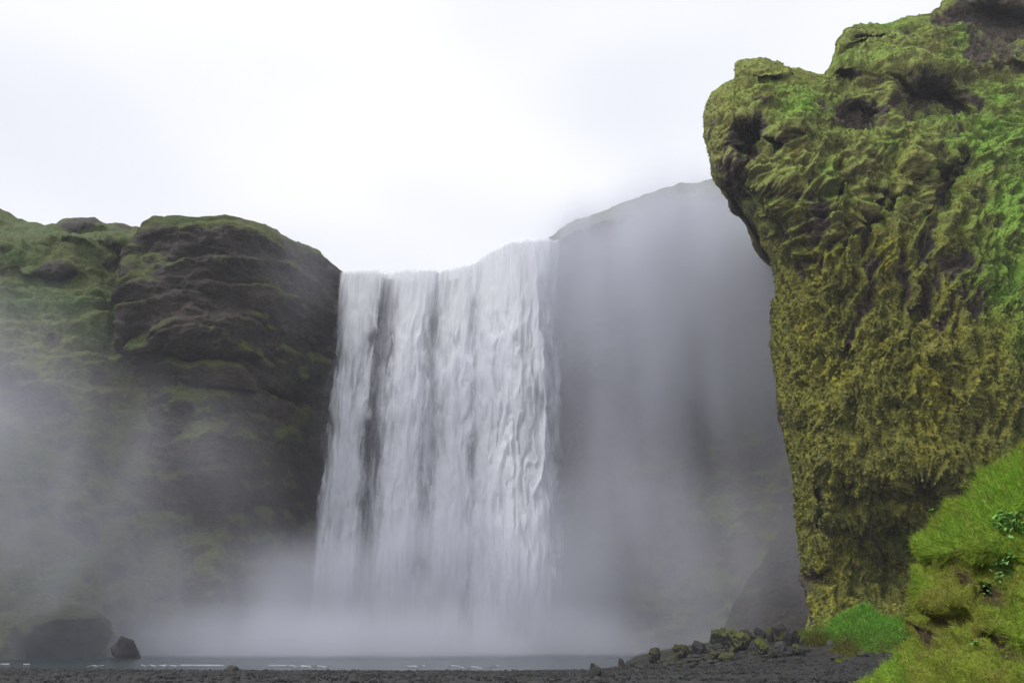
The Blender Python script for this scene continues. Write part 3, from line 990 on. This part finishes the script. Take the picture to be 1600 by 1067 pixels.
# ------------------------------------------------------------------ white riffles along the shore
FV, FFc = [], []
off = 0
for (a, b, py, th) in [(0, 14, 1030, .35), (36, 46, 1033, .25), (136, 162, 1042, .25), (220, 290, 1041, .55), (280, 350, 1037, .6), (318, 338, 1034.5, .4), (420, 458, 1038, .45),
                       (446, 515, 1041.5, .35), (636, 664, 1043.5, .3), (700, 780, 1043.5, .22), (255, 261, 1032, .3)]:
    n_ = max(8, int((b - a) / 1.5))
    t_ = np.linspace(0, 1, n_)
    pxs = a + (b - a) * t_
    Yc = np.minimum(ground_Y(py + 3.5 * noise(np.stack([pxs / 14, 0 * t_ + py, 0 * t_], -1), 5)), shore_y(at(pxs, 1040, 52)[:, 0]) + 6)
    half = th * .26 * (0.0 + np.abs(noise(np.stack([pxs / 5, 0 * t_ + py, 0 * t_ + 3], -1), 6)) * 1.8) * np.sin(np.pi * np.clip(t_, .03, .97)) ** .5
    X = at(pxs, 1040, Yc)[:, 0]
    for j, (fy, fz) in enumerate([(-1, 0.02), (-.3, .10), (.3, .13), (1, 0.02)]):
        FV.append(np.stack([X, Yc + fy * half, .05 + fz * (0.6 + half)], -1))
    F = grid_faces(4, n_) + off
    FFc.append(F)
    off += 4 * n_
fm, ft, fo = node_mat('foam')
fb = N(ft, 'ShaderNodeBsdfDiffuse')
fb.inputs['Color'].default_value = (0.34, 0.36, 0.39, 1)
ft.links.new(fb.outputs[0], fo.inputs['Surface'])
link('foam', new_mesh('foam', np.concatenate(FV), np.concatenate(FFc)), fm, kind='stuff', label='white riffles where the water runs along the shingle', cat='foam')


# ------------------------------------------------------------------ turf
def blades(name, base, nrm, hgt, wid, colr, lean, parent, seed=1, **kw):
    """grass: one curved two-segment blade on each base point"""
    r = np.random.default_rng(seed)
    n = len(base)
    up = np.array([0, 0, 1.0])
    d = nrm * 0.55 + up * 0.45 + r.normal(size=(n, 3)) * lean
    d /= np.linalg.norm(d, axis=1)[:, None]
    side = np.cross(d, r.normal(size=(n, 3)))
    side /= np.linalg.norm(side, axis=1)[:, None] + 1e-9
    bend = r.normal(size=(n, 3)) * .5 + np.array([-.12, -.1, -.35])
    h = hgt[:, None]
    w_ = wid[:, None]
    b0, b1 = base - side * w_ - nrm * 0.01, base + side * w_ - nrm * .01
    m_ = base + d * h * .55 + bend * h * .12
    m0, m1 = m_ - side * w_ * .75, m_ + side * w_ * .75
    tip = base + d * h + bend * h * .45
    V = np.stack([b0, b1, m0, m1, tip], 1).reshape(-1, 3)
    k = np.arange(n)[:, None] * 5
    F = np.concatenate([k + [0, 1, 3], k + [0, 3, 2], k + [2, 3, 4]], 0)
    C = np.repeat(colr, 5, 0)
    return link(name, new_mesh(name, V, F, C, smooth=True), M_LEAF, parent=parent, kind='stuff', **kw)


def near_mound():
    nr, nc = 330, 300
    L = [(560, 1760), (640, 1690), (700, 1618), (716, 1600), (740, 1562), (765, 1530), (785, 1500), (800, 1480), (812, 1466), (830, 1455), (848, 1449), (862, 1447), (872, 1452), (880, 1466), (888, 1474),
         (898, 1466), (908, 1450), (920, 1436), (932, 1430), (945, 1428), (956, 1436), (968, 1440), (980, 1436), (990, 1433), (1005, 1422), (1020, 1408), (1035, 1396), (1050, 1386), (1067, 1368), (1100, 1336), (1160, 1280)]
    py = np.linspace(1160, 575, nr)[:, None] + np.zeros((1, nc))
    s = np.linspace(0, 1, nc)[None] ** 1.25 + np.zeros((nr, 1))
    Lx = blur(curve(L, py), 2, 0)
    px = Lx + (1960 - Lx) * s
    D = table([0, .3, 1], [575, 720, 800, 870, 900, 950, 1067, 1160],
              [[13, 12, 10], [11, 10.4, 8.4], [10.2, 9.4, 7.6], [9.6, 8.5, 7.0], [9.8, 8.8, 6.9], [9.3, 8.1, 6.6], [9.0, 7.3, 5.9], [8.8, 6.8, 5.2]], s, py)
    D = blur(blur(D, 10, 0), 10, 1)
    D = D + 1.3 * np.clip(1 - s / .16, 0, 1) ** 2
    wx = px + 10 * fbm(np.stack([px / 30, py / 30, 0 * px], -1), 3, seed=54)
    wy = py + 10 * fbm(np.stack([px / 30, py / 30, 0 * px + 4], -1), 3, seed=55)
    hol = [(1472, 880, 26, 9, 5, .7), (1512, 912, 20, 14, 15, .45), (1545, 928, 22, 18, 0, .5), (1455, 1000, 22, 18, 60, .5), (1530, 880, 40, 10, 10, .35), (1548, 1005, 26, 20, 0, .4), (1470, 975, 14, 14, 0, .3),
           (1420, 1040, 10, 26, 20, .25), (1590, 950, 20, 16, 0, .3), (1500, 965, 30, 10, -10, .25), (1575, 1020, 30, 26, 0, .3)]
    hv = np.zeros_like(px)
    for h in hol:
        hv = np.maximum(hv, 1.25 * h[5] * blobs(wx, wy, [(*h[:5], 1.0)]))
    D = D + hv
    P = at(px, py, D)
    nb = 36
    d = (np.linspace(0, 1, nb + 1)[1:][::-1]) ** 1.3 * 7
    back = P[:, :1, :] + np.stack([0.75 * d, d, -0.25 * d], -1)[None]
    P = np.concatenate([back, P], 1)
    ex = lambda a: np.concatenate([np.repeat(a[:, :1], nb, 1), a], 1)
    px, py, hv = ex(px), ex(py), ex(hv)
    n = normals(blur(blur(P, 6, 0), 6, 1))
    Q = P
    w1, c1 = worley(Q * 3.0 + .4 * fbm(Q * 2, 3, seed=57)[..., None], seed=58)
    disp = .30 * fbm(Q * 1.3, 4, seed=56) +   .30 * (0.6 - w1) + .08 * fbm(Q * 6, 3, seed=59)
    P2 = P + n * disp[..., None]
    soil = sstep(.12, .45, hv + .12 * fbm(Q * 3, 3, seed=60))
    vivid = np.clip(blobs(px, py, [(1570, 780, 90, 60, -35, 1.0), (1500, 830, 60, 40, -35, .8), (1390, 1050, 40, 40, 0, 1.0), (1600, 1000, 60, 60, 0, .4), (1445, 925, 20, 14, 0, .5)]) + .5 * fbm(Q * 1.1, 3, seed=62), 0, 1)
    brown = np.clip(.25 + 1.1 * fbm(Q * 1.6, 4, seed=63) + blobs(px, py, [(1480, 1010, 60, 40, 0, .3), (1540, 890, 60, 30, 0, .3), (1530, 1050, 60, 40, 0, .3)]) - .8 * vivid, 0, 1)
    c = mixc((0.18, 0.235, 0.022), (0.20, 0.37, 0.032), vivid)
    c = mixc(c, (0.21, 0.175, 0.030), brown * .6)
    cs = mixc(c * .7, (0.062, 0.042, 0.022), np.clip(soil + .25 * brown, 0, 1))
    o = sheet('mound', P2, M_SOIL, cs, kind='structure', label='bright grassy bank rising at the lower right, nearest to the viewer', cat='bank')
    wgt = (1 - .96 * soil) * (0.4 + .6 * (py < 1100)) * (px < 1680)
    wgt[:, :nb - 10] = 0
    # short moss-like turf, then longer grass
    for nm, nn, h0, h1, w_, sd, pw in (('grass', 80000, .02, .085, .0034, 5, 0), ('grass', 46000, .05, .21, .0028, 6, 1), ('grass', 7000, .12, .34, .0022, 9, 2)):
        pt, rr, cc = scatter(P2, nn, wgt * (1 if not pw else (.25 + vivid)), sd)
        r = np.random.default_rng(sd)
        hh = h0 + (h1 - h0) * r.random(nn) ** 1.6 * (.55 + .6 * vivid[rr, cc])
        cl = c[rr, cc] * (0.65 + .75 * r.random((nn, 1)))
        dry = r.random(nn) < (.10 + .16 * brown[rr, cc] + .2 * (pw == 2))
        cl = np.where(dry[:, None], np.array([0.26, 0.215, 0.075]) * (.6 + .7 * r.random((nn, 1))), cl)
        blades(nm, pt, n[rr, cc], hh, np.full(nn, w_) * (.7 + .7 * r.random(nn)), cl, .6, o, seed=sd)
    return o, P2, n, px, py


MOUND, MP, MN, MPX, MPY = near_mound()

# vivid grass slope at the foot of the headland
gx, gy = np.meshgrid(np.linspace(19.5, 31.5, 150), np.linspace(47.5, 60, 120))
Q = np.stack([gx, gy, 0 * gx], -1)
e1 = np.exp(-(((gx - 24.2) / 2.7) ** 2 + ((gy - 54.5) / 3.2) ** 2) * 1.1) * 1.9
e2 = np.exp(-(((gx - 27.8) / 2.6) ** 2 + ((gy - 53.5) / 3.0) ** 2) * 1.1) * 1.5
e3 = np.exp(-(((gx - 21.8) / 1.2) ** 2 + ((gy - 52) / 1.5) ** 2) * 1.1) * .9
hh_ = np.maximum(np.maximum(e1, e2), e3) + 1.0 * fbm(Q * .6, 4, seed=81)
gz = beach_z(gx, gy) - .35 + hh_ + .28 * fbm(Q * 1.4, 4, seed=82)
viv = np.clip(e1 / 1.0 - .1 + fbm(Q * .4, 3, seed=83), 0, 1)
cc_ = mixc((0.13, 0.13, 0.022), (0.15, 0.34, 0.030), np.clip(viv + .5 * fbm(Q * 1.1, 3, seed=86), 0, 1))
GP = np.stack([gx, gy, gz], -1)
slope = sheet('slope', GP, M_SOIL, cc_ * .6, kind='structure', label='vivid green grass slope at the foot of the headland', cat='slope')
gn = normals(blur(blur(GP, 3, 0), 3, 1), toward=(24, 52, 90))
pt, rr, cc = scatter(GP, 42000, (hh_ > .3).astype(float), 15)
r_ = np.random.default_rng(15)
blades('grass', pt, gn[rr, cc], .12 + .36 * r_.random(len(pt)), .014 + .012 * r_.random(len(pt)), cc_[rr, cc] * (.6 + .8 * r_.random((len(pt), 1))), .35, slope, seed=16)


# ------------------------------------------------------------------ leafy plants
def leaf_mesh(seed):
    """a lobed, slightly cupped leaf of unit length"""
    r = np.random.default_rng(seed)
    ks = np.linspace(0, 1, 7)
    wd = np.array([.04, .30, .42, .40, .46, .26, .02]) * (1 + .15 * r.normal(size=7))
    V, F = [], []
    for k, (t_, w_) in enumerate(zip(ks, wd)):
        z = .25 * t_ - .45 * t_ ** 2
        V += [(t_, -w_, z - .10 * w_), (t_, 0, z + .03), (t_, w_, z - .10 * w_)]
        if k:
            a = 3 * (k - 1)
            F += [(a, a + 1, a + 4, a + 3), (a + 1, a + 2, a + 5, a + 4)]
    return np.array(V), np.array(F)


def leaf_variants(tag_, base):
    out_ = []
    for k in range(4):
        V, F = leaf_mesh(k)
        c_ = np.array(base) * (.75 + .18 * k)
        me = new_mesh('leaf', V, F, np.repeat(c_[None], len(V), 0))
        me.materials.append(M_LEAF)
        out_.append(me)
    return out_


LEAF_A = leaf_variants('pale', (0.12, 0.27, 0.06))
LEAF_B = leaf_variants('deep', (0.04, 0.17, 0.04))


def leafy_plant(loc, nrm, radius, n, size, leaves, label, seed, group=None):
    r = np.random.default_rng(seed)
    loc, nrm = np.array(loc, float), np.array(nrm, float)
    root = link('leafy_plant', None, None, label=label, cat='plant', group=group, loc=tuple(loc))
    SV, SF = [], []
    for k in range(n):
        d = nrm * .7 + np.array([0, 0, .35]) + r.normal(size=3) * .75
        d /= np.linalg.norm(d)
        tip = d * radius * r.uniform(.55, 1.0)
        lf = link('leaf', leaves[k % 4], None, parent=root)
        lf.location = tip
        lf.rotation_euler = (r.uniform(-.6, .6), r.uniform(-.3, .8), r.uniform(0, 6.3))
        s_ = size * r.uniform(.65, 1.2)
        lf.scale = (s_, s_, s_)
        if k % 2 == 0:
            sd_ = np.cross(d, [0.3, .5, .8])
            sd_ /= np.linalg.norm(sd_)
            b = len(SV)
            wv = sd_ * radius * .012
            SV += [-wv - nrm * .05 * radius, wv - nrm * .05 * radius, tip + wv * .6, tip - wv * .6]
            SF.append((b, b + 1, b + 2, b + 3))
    link('stem', new_mesh('stem', np.array(SV), np.array(SF), np.full((len(SV), 3), (0.06, 0.11, 0.03))), M_LEAF, parent=root)
    return root


def mound_at(px, py):
    k = np.argmin((MPX - px) ** 2 + (MPY - py) ** 2 + 1e5 * (np.arange(MPX.shape[1]) < 36)[None])
    r, c = np.unravel_index(k, MPX.shape)
    return MP[r, c], MN[r, c]


for px, py, rad, n, sz, lab, sd in [
        (1588, 838, .32, 110, .062, 'bushy pale-leaved plant on the bank, upper one at the right picture edge', 1),
        (1584, 888, .24, 70, .055, 'pale-leaved plant directly below the bushy one on the bank', 2),
        (1590, 724, .20, 34, .048, 'small leafy plant on the crest of the bank, highest one', 3),
        (1545, 760, .10, 14, .040, 'small leafy plant on the bank edge, second from the top', 4),
        (1470, 815, .12, 16, .045, 'small leafy plant on the blunt left shoulder of the bank', 5),
        (1556, 926, .09, 12, .04, 'tiny leafy plant in the brown hollow of the bank', 6),
        (1532, 1032, .10, 16, .038, 'low leafy weed near the bottom of the bank', 7)]:
    p_, n_ = mound_at(px, py)
    leafy_plant(p_, n_, rad, n, sz, LEAF_A, lab, sd, group='leafy plants on the near bank')
for x, y, rad, n, lab, sd in [(28.6, 54.4, 1.0, 50, 'dark green leafy clump beside the near bank, below the headland', 11), (25.8, 51.6, .6, 26, 'small dark leafy clump low on the vivid grass slope', 12)]:
    k = np.argmin((GP[..., 0] - x) ** 2 + (GP[..., 1] - y) ** 2)
    r, c = np.unravel_index(k, GP.shape[:2])
    leafy_plant(GP[r, c], (0, -.3, .95), rad, n, .30, LEAF_B, lab, sd, group='leafy clumps at the headland foot')


# ------------------------------------------------------------------ spray and haze
def mist(name, lo, hi, res, blobs_, color, nscale, stretch, nlo, nhi, label, seed=0.0):
    """spray: a density grid (sum of soft ellipsoids broken into wisps by noise) between two corners"""
    g = bpy.data.node_groups.new(name + '_field', 'GeometryNodeTree')
    g.interface.new_socket('Geometry', in_out='INPUT', socket_type='NodeSocketGeometry')
    g.interface.new_socket('Geometry', in_out='OUTPUT', socket_type='NodeSocketGeometry')
    go = g.nodes.new('NodeGroupOutput')
    pos = g.nodes.new('GeometryNodeInputPosition')
    total = None
    for (cx, cy, cz, rx, ry, rz, s) in blobs_:
        sb = N(g, 'ShaderNodeVectorMath', operation='SUBTRACT')
        g.links.new(pos.outputs[0], sb.inputs[0])
        sb.inputs[1].default_value = (cx, cy, cz)
        ml = N(g, 'ShaderNodeVectorMath', operation='MULTIPLY')
        g.links.new(sb.outputs[0], ml.inputs[0])
        ml.inputs[1].default_value = (1 / rx, 1 / ry, 1 / rz)
        ln = N(g, 'ShaderNodeVectorMath', operation='LENGTH')
        g.links.new(ml.outputs[0], ln.inputs[0])
        mr = N(g, 'ShaderNodeMapRange', interpolation_type='SMOOTHSTEP')
        mr.inputs['From Min'].default_value = 1.0
        mr.inputs['From Max'].default_value = 0.0
        mr.inputs['To Min'].default_value = 0.0
        mr.inputs['To Max'].default_value = s
        g.links.new(ln.outputs['Value'], mr.inputs['Value'])
        if total is None:
            total = mr.outputs[0]
        else:
            ad = N(g, 'ShaderNodeMath', operation='ADD')
            g.links.new(total, ad.inputs[0])
            g.links.new(mr.outputs[0], ad.inputs[1])
            total = ad.outputs[0]
    mp = N(g, 'ShaderNodeVectorMath', operation='MULTIPLY_ADD')
    mp.inputs[1].default_value = stretch
    mp.inputs[2].default_value = (seed, seed, seed)
    g.links.new(pos.outputs[0], mp.inputs[0])
    nz = N(g, 'ShaderNodeTexNoise')
    nz.inputs['Scale'].default_value = nscale
    nz.inputs['Detail'].default_value = 4
    nz.inputs['Roughness'].default_value = 0.55
    nz.inputs['Distortion'].default_value = 0.5
    g.links.new(mp.outputs[0], nz.inputs['Vector'])
    nr = N(g, 'ShaderNodeMapRange', interpolation_type='SMOOTHSTEP')
    nr.inputs['From Min'].default_value = 0.32
    nr.inputs['From Max'].default_value = 0.70
    nr.inputs['To Min'].default_value = nlo
    nr.inputs['To Max'].default_value = nhi
    g.links.new(nz.outputs['Fac'], nr.inputs['Value'])
    mu = N(g, 'ShaderNodeMath', operation='MULTIPLY')
    g.links.new(total, mu.inputs[0])
    g.links.new(nr.outputs[0], mu.inputs[1])
    vc = g.nodes.new('GeometryNodeVolumeCube')
    g.links.new(mu.outputs[0], vc.inputs['Density'])
    vc.inputs['Min'].default_value = lo
    vc.inputs['Max'].default_value = hi
    for k, ax in enumerate('XYZ'):
        vc.inputs['Resolution ' + ax].default_value = int((hi[k] - lo[k]) / res)
    m, t, o = node_mat(name + '_spray')
    pv = N(t, 'ShaderNodeVolumePrincipled')
    pv.inputs['Color'].default_value = (*color, 1)
    pv.inputs['Density'].default_value = 1.0
    t.links.new(pv.outputs[0], o.inputs['Volume'])
    sm = g.nodes.new('GeometryNodeSetMaterial')
    sm.inputs['Material'].default_value = m
    g.links.new(vc.outputs[0], sm.inputs[0])
    g.links.new(sm.outputs[0], go.inputs[0])
    ob = box(name, lo, hi, m, kind='stuff', label=label, cat='mist')
    md = ob.modifiers.new('spray_field', 'NODES')
    md.node_group = g
    return ob


def box(name, lo, hi, mat, **kw):
    x0, y0, z0 = lo
    x1, y1, z1 = hi
    V = np.array([[x0, y0, z0], [x1, y0, z0], [x1, y1, z0], [x0, y1, z0], [x0, y0, z1], [x1, y0, z1], [x1, y1, z1], [x0, y1, z1]], float)
    F = np.array([[3, 2, 1, 0], [4, 5, 6, 7], [0, 1, 5, 4], [1, 2, 6, 5], [2, 3, 7, 6], [3, 0, 4, 7]])
    return link(name, new_mesh(name, V, F, smooth=False), mat, **kw)


MISTC = (0.89, 0.908, 1.0)
# veil drifting across the right-hand wall
mist('mist', (-24, 68, -0.5), (64, 112, 92), 1.5,
     [(15, 102, 43, 13, 7, 26, .30), (26, 94, 46, 20, 10, 27, .38), (37, 88, 41, 22, 11, 27, .22), (20, 98, 18, 15, 9, 30, .15), (32, 87, 6, 24, 11, 24, .08), (12, 103, 16, 8, 5, 34, .14), (14, 103, 54, 15, 6, 18, .36), (6, 102, 28, 5.5, 5, 36, .11)], MISTC, 0.065, (1.7, 1, .4), .45, 1.5,
     'pale veil of spray drifting before the right-hand cliff wall', 3.0)
# boil at the foot of the fall
mist('mist', (-66, 72, -0.5), (30, 114, 70), 1.5,
     [(-8, 101, 0, 36, 11, 21, .29), (-38, 95, 0, 40, 14, 17, .15), (4, 98, 6, 20, 12, 26, .08), (-16, 88, 0, 52, 13, 7, .15), (-9, 103, 26, 24, 6, 38, .075), (-40, 100, 52, 18, 8, 14, .035)], MISTC, 0.07, (1.1, 1, .8), .2, 1.6,
     'dense cloud of spray boiling up at the foot of the waterfall', 11.0)
# drift on the left
mist('mist', (-110, 60, -0.5), (-22, 100, 60), 1.5,
     [(-64, 78, 12, 32, 12, 34, .075), (-58, 80, 2, 40, 12, 16, .05), (-76, 76, 24, 24, 11, 30, .13), (-46, 87, 12, 26, 9, 26, .05)], MISTC, 0.06, (1.3, 1, .6), .2, 1.8,
     'thin drifting mist in front of the left hillside', 29.0)

hm, ht, ho = node_mat('air')
hv = N(ht, 'ShaderNodeVolumePrincipled')
hv.inputs['Color'].default_value = (0.9, 0.93, 1.0, 1)
hv.inputs['Density'].default_value = 0.0004
ht.links.new(hv.outputs[0], ho.inputs['Volume'])
box('haze', (-3100, -3100, -2.2), (3100, 3100, 130), hm, kind='stuff', label='thin damp haze filling the whole gorge', cat='haze')
